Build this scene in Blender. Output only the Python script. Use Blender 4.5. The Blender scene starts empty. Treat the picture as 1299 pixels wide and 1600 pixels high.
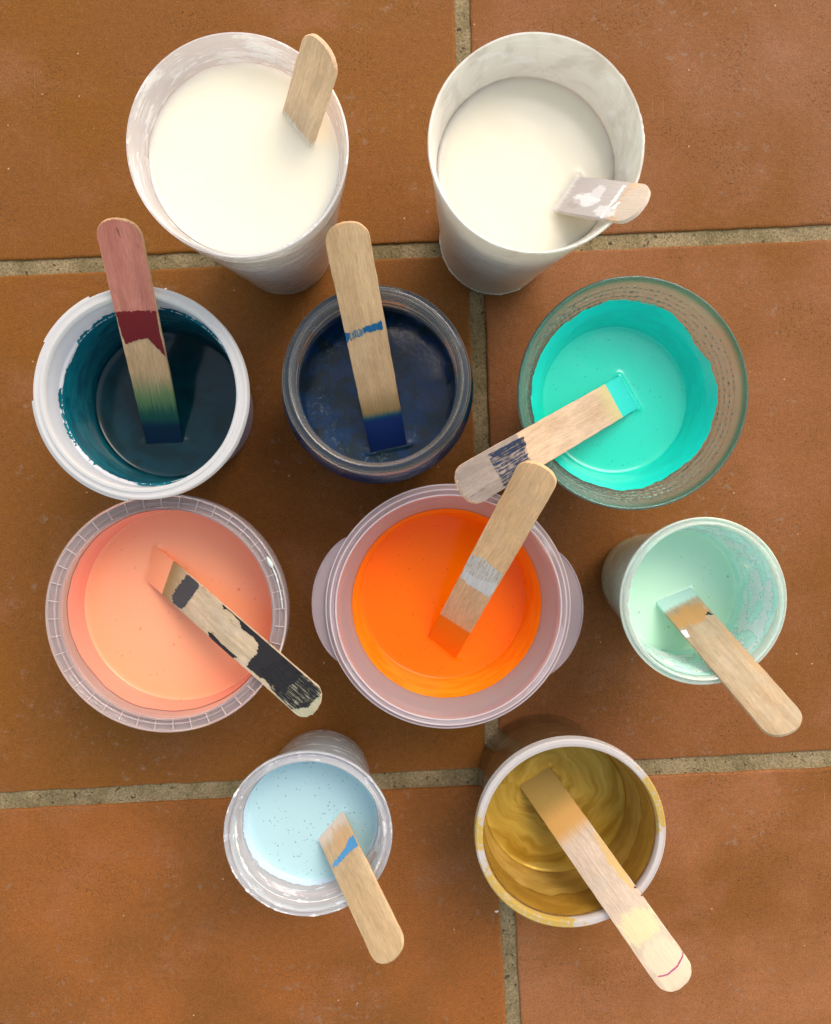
import bpy, math, random
from mathutils import Vector, Matrix, noise
random.seed(7)
R = math.radians
# ------------------------------------------------------------------ camera, light, exposure
HU = 1238.0                 # camera height in small units; 1 unit = S metres
S = 0.39 / HU
NADIR = (610.0, 750.0)
IMG = (1299, 1600)
FPX = 1238.0
sc = bpy.context.scene
C = sc.collection
cam_d = bpy.data.cameras.new('camera')
cam = bpy.data.objects.new('camera', cam_d); C.objects.link(cam)
cam_d.sensor_fit = 'VERTICAL'; cam_d.sensor_height = 24.0; cam_d.lens = 24.0 * FPX / IMG[1]
cam_d.clip_start = 0.01; cam_d.clip_end = 200
nd = Vector((NADIR[0] - IMG[0] / 2, IMG[1] / 2 - NADIR[1], -FPX)).normalized()
Q = nd.rotation_difference(Vector((0, 0, -1)))
cam.rotation_mode = 'QUATERNION'; cam.rotation_quaternion = Q
cam.location = (0, 0, HU * S)
sc.camera = cam

w = bpy.data.worlds.new('World'); sc.world = w; w.use_nodes = True
wn = w.node_tree; bg = wn.nodes['Background']
sky = wn.nodes.new('ShaderNodeTexSky'); sky.sky_type = 'NISHITA'; sky.sun_disc = False
SUN_EL, SUN_AZ = 46.0, 32.0        # azimuth clockwise from the top of the picture
sky.sun_elevation = R(SUN_EL); sky.sun_rotation = R(SUN_AZ)
sky.air_density = 1.0; sky.dust_density = 1.0; sky.ozone_density = 1.0
wb = wn.nodes.new('ShaderNodeMix'); wb.data_type = 'RGBA'; wb.blend_type = 'MULTIPLY'; wb.inputs[0].default_value = 1
wb.inputs[7].default_value = (1.0, 0.765, 0.52, 1)      # camera white balance for open shade
wn.links.new(sky.outputs[0], wb.inputs[6]); wn.links.new(wb.outputs[2], bg.inputs[0]); bg.inputs[1].default_value = 0.15
sd = bpy.data.lights.new('sun', 'SUN'); sd.energy = 0.5; sd.angle = R(36); sd.color = (1.0, 0.965, 0.95)
sun = bpy.data.objects.new('sun', sd); C.objects.link(sun)
sdir = Vector((math.sin(R(SUN_AZ)) * math.cos(R(SUN_EL)), math.cos(R(SUN_AZ)) * math.cos(R(SUN_EL)), math.sin(R(SUN_EL))))
sun.rotation_mode = 'QUATERNION'; sun.rotation_quaternion = sdir.to_track_quat('Z', 'Y'); sun.location = sdir * 3
sc.view_settings.view_transform = 'Standard'; sc.view_settings.look = 'None'
sc.view_settings.gamma = 1; sc.view_settings.use_curve_mapping = False
sc.view_settings.exposure = 1.68
sc.render.engine = 'CYCLES'
sc.cycles.use_denoising = True
sc.cycles.max_bounces = 14; sc.cycles.transparent_max_bounces = 24
sc.cycles.transmission_bounces = 12; sc.cycles.diffuse_bounces = 10
sc.cycles.caustics_refractive = True; sc.cycles.caustics_reflective = False
sc.cycles.sample_clamp_indirect = 6

# ------------------------------------------------------------------ geometry helpers
def ray(px, py):
    return Q @ Vector((px - IMG[0] / 2, IMG[1] / 2 - py, -FPX))
def at(px, py, z=0.0):
    """point, in units, at height z seen at that place of the photograph"""
    d = ray(px, py); t = (HU - z) / -d.z
    return Vector((d.x * t, d.y * t, z))

def link(name, mesh, mat, parent=None, loc=(0, 0, 0)):
    o = bpy.data.objects.new(name, mesh); C.objects.link(o); o.location = loc
    if mat: mesh.materials.append(mat)
    if parent: o.parent = parent
    return o
def mk(name, verts, faces, mat, parent=None, loc=(0, 0, 0), smooth=True, sharp=35):
    me = bpy.data.meshes.new(name)
    me.from_pydata([(x * S, y * S, z * S) for x, y, z in verts], [], faces)
    me.update()
    if smooth:
        me.shade_smooth()
        if sharp: me.set_sharp_from_angle(angle=R(sharp))
    return link(name, me, mat, parent, loc)
def thing(name, label, cat, p, group=None):
    o = bpy.data.objects.new(name, None); C.objects.link(o)
    o.location = (p.x * S, p.y * S, 0); o.empty_display_size = 0.01
    o['label'] = label; o['category'] = cat
    if group: o['group'] = group
    return o
def lathe(prof, seg=160, closed=False, wob=None):
    """revolve (r, z); r==0 ends become a pole"""
    V, F = [], []; rings = []
    for (r, z) in prof:
        if r == 0:
            rings.append([len(V)]); V.append((0, 0, z)); continue
        ring = []
        for i in range(seg):
            a = 2 * math.pi * i / seg
            rr, zz = (r, z) if wob is None else wob(r, z, a)
            ring.append(len(V)); V.append((rr * math.cos(a), rr * math.sin(a), zz))
        rings.append(ring)
    pairs = list(zip(rings[:-1], rings[1:]))
    if closed: pairs.append((rings[-1], rings[0]))
    for A, B in pairs:
        for i in range(seg):
            j = (i + 1) % seg
            if len(A) == 1: F.append((A[0], B[j], B[i]))
            elif len(B) == 1: F.append((A[i], A[j], B[0]))
            else: F.append((A[i], A[j], B[j], B[i]))
    return V, F
def fine(prof, n=4):
    """Catmull smoothing of a profile"""
    out = []
    for i in range(len(prof) - 1):
        p0 = prof[max(i - 1, 0)]; p1 = prof[i]; p2 = prof[i + 1]; p3 = prof[min(i + 2, len(prof) - 1)]
        for k in range(n):
            t = k / n
            out.append(tuple(0.5 * ((2 * p1[c]) + (-p0[c] + p2[c]) * t + (2 * p0[c] - 5 * p1[c] + 4 * p2[c] - p3[c]) * t * t
                             + (-p0[c] + 3 * p1[c] - 3 * p2[c] + p3[c]) * t ** 3) for c in (0, 1)))
    out.append(prof[-1])
    return [(max(r, 0.0) if r > 0.01 else 0.0, z) for r, z in out]
def ring_n(a, seed, f=3.0):
    return noise.noise(Vector((math.cos(a) * f + seed, math.sin(a) * f, seed * 1.7)))

# ------------------------------------------------------------------ material helpers
class G:
    def __init__(self, name):
        self.m = bpy.data.materials.new(name); self.m.use_nodes = True
        self.t = self.m.node_tree; self.t.nodes.clear()
        self.out = self.t.nodes.new('ShaderNodeOutputMaterial')
        self.tc = self.t.nodes.new('ShaderNodeTexCoord')
        self.co = self.tc.outputs['Object']
    def put(self, sock, v):
        if isinstance(v, bpy.types.NodeSocket): self.t.links.new(v, sock)
        elif isinstance(v, (tuple, list)) and len(v) == 3 and sock.type == 'RGBA': sock.default_value = (*v, 1)
        else: sock.default_value = v
    def n(self, kind, props=None, out=0, **ins):
        nd_ = self.t.nodes.new(kind)
        for k, v in (props or {}).items(): setattr(nd_, k, v)
        for k, v in ins.items():
            key = k.replace('_', ' ') if not k.startswith('i') or not k[1:].isdigit() else int(k[1:])
            self.put(nd_.inputs[key], v)
        return nd_.outputs[out]
    def math(self, op, a, b=0.0, c=0.0, clamp=False):
        return self.n('ShaderNodeMath', dict(operation=op, use_clamp=clamp), i0=a, i1=b, i2=c)
    def vmap(self, sx, sy, sz, vec=None, rot=(0, 0, 0)):
        return self.n('ShaderNodeMapping', None, Vector=vec or self.co, Scale=(sx, sy, sz), Rotation=rot)
    def noise(self, feat, detail=3.0, rough=0.5, vec=None, dist=0.0, out=0):
        return self.n('ShaderNodeTexNoise', None, out, Vector=vec or self.co, Scale=1.0 / (feat * S) if feat else 1.0,
                      Detail=detail, Roughness=rough, Distortion=dist)
    def ss(self, v, lo, hi, a=0.0, b=1.0):
        return self.n('ShaderNodeMapRange', dict(interpolation_type='SMOOTHSTEP'), i0=v, i1=lo, i2=hi, i3=a, i4=b)
    def mix(self, f, a, b, mode='MIX'):
        nd_ = self.t.nodes.new('ShaderNodeMix'); nd_.data_type = 'RGBA'; nd_.blend_type = mode
        self.put(nd_.inputs[0], f); self.put(nd_.inputs[6], a); self.put(nd_.inputs[7], b)
        return nd_.outputs[2]
    def bump(self, h, dist, strength=1.0, normal=None):
        nd_ = self.t.nodes.new('ShaderNodeBump')
        self.put(nd_.inputs['Strength'], strength); nd_.inputs['Distance'].default_value = dist * S
        self.put(nd_.inputs['Height'], h)
        if normal is not None: self.put(nd_.inputs['Normal'], normal)
        return nd_.outputs[0]
    def pbr(self, color, rough, **ins):
        nd_ = self.t.nodes.new('ShaderNodeBsdfPrincipled')
        self.put(nd_.inputs['Base Color'], color); self.put(nd_.inputs['Roughness'], rough)
        for k, v in ins.items(): self.put(nd_.inputs[k.replace('_', ' ')], v)
        return nd_.outputs[0]
    def done(self, sh):
        self.t.links.new(sh, self.out.inputs[0]); return self.m
    def xyz(self, vec=None):
        nd_ = self.t.nodes.new('ShaderNodeSeparateXYZ'); self.put(nd_.inputs[0], vec or self.co); return nd_.outputs
    def mixsh(self, f, a, b):
        return self.n('ShaderNodeMixShader', None, i0=f, i1=a, i2=b)

def m_tile():
    g = G('terracotta')
    at_ = g.t.nodes.new('ShaderNodeAttribute'); at_.attribute_name = 'tint'
    tint = at_.outputs[0]
    big = g.noise(260, 4, .55)
    c = g.mix(g.ss(big, .35, .68), tint, (.205, .076, .016))
    c = g.mix(g.math('MULTIPLY', g.ss(g.noise(150, 5, .6, vec=g.vmap(1, 1.3, 1, rot=(0, 0, 2))), .5, .72), .35), c, (.30, .13, .065))
    grain = g.noise(2.6, 3, .7)
    c = g.mix(.5, c, g.n('ShaderNodeMapRange', None, i0=grain, i1=.3, i2=.7, i3=.45, i4=1.6), 'MULTIPLY')
    mid = g.noise(9, 4, .65)
    c = g.mix(.35, c, g.n('ShaderNodeMapRange', None, i0=mid, i1=.3, i2=.7, i3=.7, i4=1.3), 'MULTIPLY')
    # greyish dried splashes and bloom
    gm = g.math('MULTIPLY', g.ss(g.noise(17, 6, .7), .56, .66), g.ss(g.noise(150, 3, .5), .47, .60))
    c = g.mix(g.math('MULTIPLY', gm, .5), c, (.27, .19, .13))
    # dark pits in clusters
    pit = g.math('MULTIPLY', g.ss(g.noise(4.0, 3, .6), .57, .66), g.ss(g.noise(95, 5, .68), .50, .60))
    c = g.mix(g.math('MULTIPLY', pit, .5), c, (.05, .022, .01))
    # scratches and rubbed streaks
    sc1 = g.ss(g.noise(0, 2, .5, vec=g.vmap(1 / (2.2 * S), 1 / (75 * S), 1, rot=(0, 0, .9)), dist=.4), .70, .74)
    sc2 = g.ss(g.noise(0, 2, .5, vec=g.vmap(1 / (60 * S), 1 / (2 * S), 1, rot=(0, 0, .35)), dist=.4), .71, .75)
    c = g.mix(g.math('MULTIPLY', g.math('MULTIPLY', g.math('MAXIMUM', sc1, sc2), g.ss(g.noise(120, 2), .45, .6)), .35), c, (.36, .22, .13))
    p2 = g.ss(g.noise(1.9, 2, .6), .66, .72)
    c = g.mix(g.math('MULTIPLY', p2, .6), c, (.07, .03, .012))
    # pale specks
    vo = g.t.nodes.new('ShaderNodeTexVoronoi'); g.put(vo.inputs['Vector'], g.co); vo.inputs['Scale'].default_value = 1 / (26 * S)
    sp = g.math('MULTIPLY', g.ss(vo.outputs['Distance'], .035, .06, 1, 0), g.math('GREATER_THAN', g.xyz(vo.outputs['Color'])[0], .72))
    c = g.mix(g.math('MULTIPLY', sp, .8), c, (.62, .42, .25))
    h = g.math('ADD', g.math('MULTIPLY', grain, .5), g.math('MULTIPLY', mid, .7))
    h = g.math('SUBTRACT', h, g.math('MULTIPLY', pit, .8))
    nrm = g.bump(h, 1.6, .55)
    rg = g.ss(big, .3, .7, .50, .66)
    return g.done(g.pbr(c, rg, Normal=nrm, Specular_IOR_Level=.16))
def m_grout():
    g = G('grout')
    c = g.mix(g.ss(g.noise(60, 3, .6), .35, .65), (.20, .155, .075), (.30, .23, .125))
    gr = g.noise(3.2, 3, .7)
    c = g.mix(.7, c, g.n('ShaderNodeMapRange', None, i0=gr, i1=.3, i2=.7, i3=.35, i4=1.65), 'MULTIPLY')
    pore = g.ss(g.noise(7, 2, .5), .66, .72)
    c = g.mix(g.math('MULTIPLY', pore, .8), c, (.05, .035, .02))
    h = g.math('SUBTRACT', g.math('ADD', gr, g.noise(12, 3)), pore)
    return g.done(g.pbr(c, .9, Normal=g.bump(h, 2.2, .9), Specular_IOR_Level=.25))

def bubbles(g, cell=9.0, size=.07, keep=.45):
    vo = g.t.nodes.new('ShaderNodeTexVoronoi'); g.put(vo.inputs['Vector'], g.vmap(1, 1, 0)); vo.inputs['Scale'].default_value = 1 / (cell * S)
    cx = g.xyz(vo.outputs['Color'])
    sz = g.math('MULTIPLY', g.math('ADD', cx[1], .35), size)
    return g.math('MULTIPLY', g.math('LESS_THAN', vo.outputs['Distance'], sz), g.math('GREATER_THAN', cx[0], 1 - keep))
def m_paint(name, col, rough=.16, bub=.0, bubcol=None, sss=.25, rad=6, cell=9, keep=.45, spec=.5, var=None):
    g = G(name)
    c = col
    if var: c = g.mix(g.ss(g.noise(55, 3, .5, dist=.6), .4, .65), col, var)
    nrm = g.bump(g.noise(40, 2, .4), 1.2, .25)
    if bub:
        b = g.math('MAXIMUM', bubbles(g, cell, .95 / cell, keep), bubbles(g, cell * 3.1, .07, .6))
        c = g.mix(g.math('MULTIPLY', b, bub), c, bubcol or tuple(x * .35 for x in col))
    kw = {}
    if sss: kw = dict(Subsurface_Weight=sss, Subsurface_Scale=rad * S, Subsurface_Radius=Vector((1, .95, .85)))
    return g.done(g.pbr(c, rough, Normal=nrm, Specular_IOR_Level=spec, **kw))
def m_plastic(name, col, opac=.5, rough=.22, streak=0.0, streakcol=(.85, .85, .85), tl=.45, spec_tint=None, sfeat=(9, 60), dirt=0.0, lo=.5, hi=.66, refr=False):
    """thin moulded plastic: part see-through, part milky scatter, glossy skin"""
    g = G(name)
    o = opac; c = col
    nn = g.noise(22, 4, .6)
    if streak:
        # wipes running round the wall
        x, y, z = g.xyz()
        ang = g.math('ARCTAN2', y, x)
        v = g.n('ShaderNodeCombineXYZ', None, X=g.math('MULTIPLY', ang, 2.2), Y=g.math('MULTIPLY', z, 1 / (sfeat[0] * S)), Z=g.math('MULTIPLY', ang, .3))
        st = g.ss(g.n('ShaderNodeTexNoise', None, Vector=v, Scale=1.0, Detail=4.0, Roughness=.6, Distortion=.8), lo, hi)
        o = g.math('ADD', opac, g.math('MULTIPLY', st, streak), clamp=True)
        c = g.mix(st, col, streakcol)
    if dirt:
        c = g.mix(g.math('MULTIPLY', g.ss(g.noise(50, 5, .6, dist=1.5), .45, .7), dirt), c, (.35, .27, .16))
    nrm = g.bump(nn, 1.0, .2)
    d = g.n('ShaderNodeBsdfDiffuse', None, Color=c, Normal=nrm)
    t = g.n('ShaderNodeBsdfTranslucent', None, Color=c, Normal=nrm)
    body = g.mixsh(tl, d, t)
    tr = g.n('ShaderNodeBsdfTransparent', None, Color=(.97, .97, .98))
    if refr:
        tr = g.n('ShaderNodeBsdfGlass', None, Color=(.985, .98, .985), Roughness=.02, IOR=1.46, Normal=nrm)
    sh = g.mixsh(o, tr, body)
    geo = g.t.nodes.new('ShaderNodeNewGeometry')       # thin shell: its inner side must not reflect totally
    fr = g.math('MULTIPLY', g.n('ShaderNodeFresnel', None, IOR=1.45, Normal=nrm), g.math('SUBTRACT', 1.0, geo.outputs['Backfacing']))
    gl = g.n('ShaderNodeBsdfGlossy', None, Color=(1, 1, 1), Roughness=rough, Normal=nrm)
    return g.done(g.mixsh(fr, sh, gl))
def m_glass(name, col, hammered=False, rough=.02, sheen=0.0):
    g = G(name)
    kw = {}
    if hammered:
        x, y, z = g.xyz()
        ang = g.math('ARCTAN2', y, x)
        v = g.n('ShaderNodeCombineXYZ', None, X=g.math('MULTIPLY', ang, 17.0), Y=g.math('MULTIPLY', z, 1 / (6.5 * S)), Z=0.0)
        vo = g.t.nodes.new('ShaderNodeTexVoronoi'); vo.feature = 'SMOOTH_F1'; g.put(vo.inputs['Vector'], v); vo.inputs['Scale'].default_value = 1.0
        vo.inputs['Randomness'].default_value = .25
        mask = g.ss(z, 226 * S, 240 * S, 1, 0)
        kw['Normal'] = g.bump(vo.outputs['Distance'], 4.6, g.math('MULTIPLY', mask, .8))
        col = g.mix(g.ss(z, 239 * S, 245 * S), col, (.10, .50, .40))
    sh = g.pbr(col, rough, Transmission_Weight=1.0, IOR=1.5, **kw)
    if sheen:       # pale scatter mixed into the upper glass in place of bright reflections
        x, y, z = g.xyz()
        sh = g.mixsh(g.math('MULTIPLY', g.ss(z, 185 * S, 215 * S), sheen), sh, g.mixsh(.5, g.n('ShaderNodeBsdfDiffuse', None, Color=(.85, .88, .86)), g.n('ShaderNodeBsdfTranslucent', None, Color=(.85, .88, .86))))
    return g.done(sh)

def m_wood(name, base, dark, fades=(), grey=0.0, greycol=(.4, .38, .33), flecks=.4, skew=0.0, stains=()):
    """object axes: x across, y along from the paint, z thickness. fades: (y_full, y_none, colour, streakiness)"""
    g = G(name)
    seed = random.uniform(0, 50)
    off = g.n('ShaderNodeMapping', None, Vector=g.co, Location=(seed * .01, seed * .013, 0))
    bend = g.n('ShaderNodeVectorMath', dict(operation='MULTIPLY_ADD'), i0=g.noise(70, 2, .5, vec=off, out=1), i1=(16 * S, 0, 0), i2=off)
    gr = g.noise(0, 5, .7, vec=g.vmap(1 / (2.2 * S), 1 / (120 * S), 1 / (8 * S), vec=bend))
    blot = g.noise(16, 5, .65, vec=g.vmap(1, .6, 1, vec=off))
    wide = g.noise(0, 3, .55, vec=g.vmap(1 / (22 * S), 1 / (120 * S), 1 / (30 * S), vec=off), dist=.8)
    fine_ = g.noise(0, 2, .6, vec=g.vmap(1 / (1.1 * S), 1 / (9 * S), 1 / (8 * S), vec=off))
    c = g.mix(g.ss(wide, .3, .7), base, dark)
    c = g.mix(.55, c, g.n('ShaderNodeMapRange', None, i0=gr, i1=.3, i2=.7, i3=.72, i4=1.22), 'MULTIPLY')
    c = g.mix(.4, c, g.n('ShaderNodeMapRange', None, i0=fine_, i1=.3, i2=.7, i3=.7, i4=1.25), 'MULTIPLY')
    c = g.mix(.5, c, g.n('ShaderNodeMapRange', None, i0=blot, i1=.3, i2=.7, i3=.78, i4=1.16), 'MULTIPLY')
    fl = g.ss(g.noise(0, 2, .5, vec=g.vmap(1 / (3 * S), 1 / (26 * S), 1 / (8 * S), vec=off)), .69, .76)
    c = g.mix(g.math('MULTIPLY', fl, flecks), c, tuple(x * .35 for x in dark))
    if grey:
        gm = g.ss(g.noise(28, 4, .6, vec=off), .45, .7)
        c = g.mix(g.math('MULTIPLY', gm, grey), c, greycol)
    xx, y, _z = g.xyz(); rough = .62
    y0_ = y; y = g.math('SUBTRACT', y, g.math('MULTIPLY', xx, skew))
    for (yf, yn, col, jag) in fades:
        jit = g.math('MULTIPLY', g.math('SUBTRACT', g.noise(0, 3, .6, vec=g.vmap(1 / (2.4 * S), 1 / (60 * S), 0, vec=off)), .5), jag * S)
        yy = g.math('ADD', y, jit)
        m = g.ss(yy, min(yf, yn) * S, max(yf, yn) * S, 1 if yf < yn else 0, 0 if yf < yn else 1)
        c = g.mix(m, c, col)
        rough = g.mix(m, rough, .3) if False else rough
    for (sx_, sy_, rx, ry, col, amt, *rest) in stains:
        wob = g.math('MULTIPLY', g.math('SUBTRACT', g.noise(rest[0] if rest else 7, 4, .65, vec=g.vmap(1, .45, 1, vec=off)), .5), 1.5)
        ex = g.math('POWER', g.math('MULTIPLY', g.math('SUBTRACT', xx, sx_ * S), 1 / (rx * S)), 2)
        ey = g.math('POWER', g.math('MULTIPLY', g.math('SUBTRACT', y0_, sy_ * S), 1 / (ry * S)), 2)
        dd = g.math('ADD', g.math('SQRT', g.math('ADD', ex, ey)), wob)
        c = g.mix(g.math('MULTIPLY', g.ss(dd, .72, 1.05, 1, 0), amt), c, col)
    nrm = g.bump(g.math('ADD', gr, g.math('MULTIPLY', fine_, .6)), .8, .5)
    return g.done(g.pbr(c, rough, Normal=nrm, Specular_IOR_Level=.35))
def m_dry(name, col, dry=0.0, rough=.45, lo=.42):
    g = G(name)
    st = g.noise(0, 4, .7, vec=g.vmap(1 / (1.5 * S), 1 / (34 * S), 0))
    sp = g.noise(6, 4, .6)
    c = g.mix(.5, col, g.n('ShaderNodeMapRange', None, i0=st, i1=.3, i2=.7, i3=.6, i4=1.4), 'MULTIPLY')
    a = 1.0
    if dry:
        v = g.math('ADD', g.math('MULTIPLY', st, .75), g.math('MULTIPLY', sp, .25))
        a = g.ss(v, lo + .2 * dry - .12, lo + .2 * dry - .04)
    return g.done(g.pbr(c, rough, Alpha=a, Normal=g.bump(st, .6, .4), Specular_IOR_Level=.2))

# ------------------------------------------------------------------ floor
tile_m, grout_m = m_tile(), m_grout()
def lerp(a, b, t): return a + (b - a) * t
# joint lines between tiles: (point, point) in units on the ground, and half width
h_lines = []   # top to bottom
top = (at(0, 419), at(1299, 362.5)); bot = (at(0, 1252.5), at(1299, 1186))
pitch = 832
def offs(line, n):
    d = (line[1] - line[0]).normalized(); nrm = Vector((-d.y, d.x, 0)); return (line[0] + nrm * n, line[1] + nrm * n)
h_lines = [offs(top, 2 * pitch), offs(top, pitch), top, bot, offs(bot, -pitch), offs(bot, -2 * pitch)]
h_half = [12, 12, 11.3, 13.5, 13, 12]
v_pts = {1: (at(723, 20), at(731, 380)), 2: (at(744, 400), at(756, 760)), 3: (at(783, 1240), at(803, 1600))}
def v_line(row, k):
    p = v_pts.get(row)
    if p is None: p = (Vector((115, 0, 0)), Vector((132, -360, 0)))
    d = (p[0] - p[1]).normalized(); nrm = Vector((d.y, -d.x, 0))
    return (p[1] + nrm * k * pitch, p[0] + nrm * k * pitch)
def isect(l1, l2):
    a, b = l1; c, d = l2; r_ = b - a; s_ = d - c
    t = ((c.x - a.x) * s_.y - (c.y - a.y) * s_.x) / (r_.x * s_.y - r_.y * s_.x)
    return a + r_ * t
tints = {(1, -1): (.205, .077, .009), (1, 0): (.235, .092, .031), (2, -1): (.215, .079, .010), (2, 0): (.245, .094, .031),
         (3, -1): (.285, .096, .020), (3, 0): (.315, .125, .048)}  # right and lower tiles paler, pinker: sky sheen put into the tint
V, F, TI = [], [], []
for row in range(0, 5):
    for k in range(-2, 2):
        q = []
        for (hl, hh, sy) in ((h_lines[row + 1], h_half[row + 1], 1), (h_lines[row], h_half[row], -1)):
            hl2 = offs(hl, sy * hh)
            ll = offs(v_line(row, k), -11.5); rl = offs(v_line(row, k + 1), 11.5)
            q.append((isect(hl2, ll), isect(hl2, rl)))
        c4 = [q[0][0], q[0][1], q[1][1], q[1][0]]
        # rounded-corner outline with slightly wavering edges, three levels for a worn edge
        ctr = sum(c4, Vector()) / 4
        outl = []
        for i in range(4):
            a, b = c4[i], c4[(i + 1) % 4]; p0 = c4[i - 1]
            d1 = (b - a).normalized(); d0 = (p0 - a).normalized()
            outl.append(a + d0 * 5); outl.append(a + d0 * 1.3 + d1 * 1.3); outl.append(a + d1 * 5)
            for s_ in range(1, 60):
                p = a.lerp(b, s_ / 60)
                if (p - a).length > 7 and (p - b).length > 7: outl.append(p)
        wv = []
        for p in outl:
            nz = noise.noise(Vector((p.x * .02, p.y * .02, row * 3 + k))) * 1.6 + noise.noise(Vector((p.x * .11, p.y * .11, 5))) * .9
            wv.append(p + (ctr - p).normalized() * (nz + .3))
        base = len(V); n = len(wv)
        for (ins, z) in ((0, -14), (0, -2.6), (.9, -1.0), (2.6, -.15), (5.5, 0)):
            for p in wv:
                qv = p + (ctr - p).normalized() * ins
                V.append((qv.x, qv.y, z))
        for lv in range(4):
            for i in range(n):
                j = (i + 1) % n
                F.append((base + lv * n + i, base + lv * n + j, base + (lv + 1) * n + j, base + (lv + 1) * n + i))
        F.append(tuple(base + 4 * n + i for i in range(n)))
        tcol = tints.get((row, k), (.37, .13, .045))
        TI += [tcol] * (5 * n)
fl = mk('floor', V, F, tile_m, sharp=50); fl['kind'] = 'structure'
ca = fl.data.color_attributes.new('tint', 'FLOAT_COLOR', 'POINT')
for i, t in enumerate(TI): ca.data[i].color = (*t, 1)
gV, gF = [], []
n = 2; ext = 2300
gV = [(-ext, -ext, -4.2), (ext, -ext, -4.2), (ext, ext, -4.2), (-ext, ext, -4.2)]; gF = [(0, 1, 2, 3)]
gr = mk('floor_grout', gV, gF, grout_m, smooth=False); gr['kind'] = 'structure'

# ------------------------------------------------------------------ paint and sticks
def wall_r(prof, z):
    for (r0, z0), (r1, z1) in zip(prof[:-1], prof[1:]):
        if min(z0, z1) <= z <= max(z0, z1) and abs(z1 - z0) > 1e-6: return r0 + (r1 - r0) * (z - z0) / (z1 - z0)
    return prof[-1][0] if z > prof[-1][1] else prof[0][0]
STUCK = {}     # container key -> list of stick entry boxes for the meniscus
def paint_body(parent, inner, zp, mat, sticks=(), men=3.0, gap=.5, undul=.35, seed=0.0, swirl=0.0):
    """inner: profile (r, z) of the wall from the floor of the vessel upward"""
    Rr = wall_r(inner, zp) - gap
    rs = [Rr * i / 70 for i in range(1, 60)] + [Rr - (Rr - Rr * 59 / 70) * (1 - i / 24) for i in range(1, 25)]
    seg = 200
    V = [(0, 0, zp)]; F = []
    cx, cy = parent.location.x / S, parent.location.y / S
    def zz(x, y):
        r = math.hypot(x, y)
        z = zp + men * math.exp(-(Rr - r) / 2.8)
        z += undul * noise.noise(Vector((x * .03 + seed, y * .03, seed)))
        for (A, B, hh) in sticks:
            p = Vector((x + cx, y + cy)); a = A.xy; b = B.xy; ab = b - a
            t = max(0, min(1, (p - a).dot(ab) / ab.length_squared)); d = (p - (a + ab * t)).length
            z += hh * math.exp(-max(d - 2.5, 0) / 2.6) * (1 if d > .1 else 1)
        return z
    V[0] = (0, 0, zz(0, 0))
    for r in rs:
        for i in range(seg):
            a = 2 * math.pi * i / seg; x, y = r * math.cos(a), r * math.sin(a); V.append((x, y, zz(x, y)))
    for i in range(seg): F.append((0, 1 + i, 1 + (i + 1) % seg))
    nr = len(rs)
    for k in range(nr - 1):
        for i in range(seg):
            j = (i + 1) % seg; F.append((1 + k * seg + i, 1 + (k + 1) * seg + i, 1 + (k + 1) * seg + j, 1 + k * seg + j))
    down = [(r - gap, z) for r, z in reversed(inner) if z < zp - 1 and r > gap + 1]
    last = 1 + (nr - 1) * seg
    for (r, z) in down + [(max(down[-1][0] - 1.5, 1), down[-1][1] - .0)]:
        b = len(V)
        for i in range(seg): a = 2 * math.pi * i / seg; V.append((r * math.cos(a), r * math.sin(a), z + .5))
        for i in range(seg):
            j = (i + 1) % seg; F.append((last + i, b + i, b + j, last + j))
        last = b
    b = len(V); V.append((0, 0, V[last][2]))
    for i in range(seg): F.append((last + i, b, last + (i + 1) % seg))
    return mk('paint', V, F, mat, parent, sharp=60)
def coating(parent, inner, z0, ztop, mat, seed=1.0, amp=6.0, f=3.0, gap=.45, name='paint_film', spike=0.0):
    V, F = [], []; seg = 280; n = 44
    for k in range(n + 1):
        for i in range(seg):
            a = 2 * math.pi * i / seg
            zt = (ztop(a) if callable(ztop) else ztop) + amp * ring_n(a, seed, f) + amp * .35 * ring_n(a, seed + 9, f * 5) + spike * max(0, ring_n(a, seed + 4, f * 9))
            z = z0 + (zt - z0) * k / n
            r = wall_r(inner, z) - gap
            V.append((r * math.cos(a), r * math.sin(a), z))
    for k in range(n):
        for i in range(seg):
            j = (i + 1) % seg; F.append((k * seg + i, (k + 1) * seg + i, (k + 1) * seg + j, k * seg + j))
    return mk(name, V, F, mat, parent, sharp=0)

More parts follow.
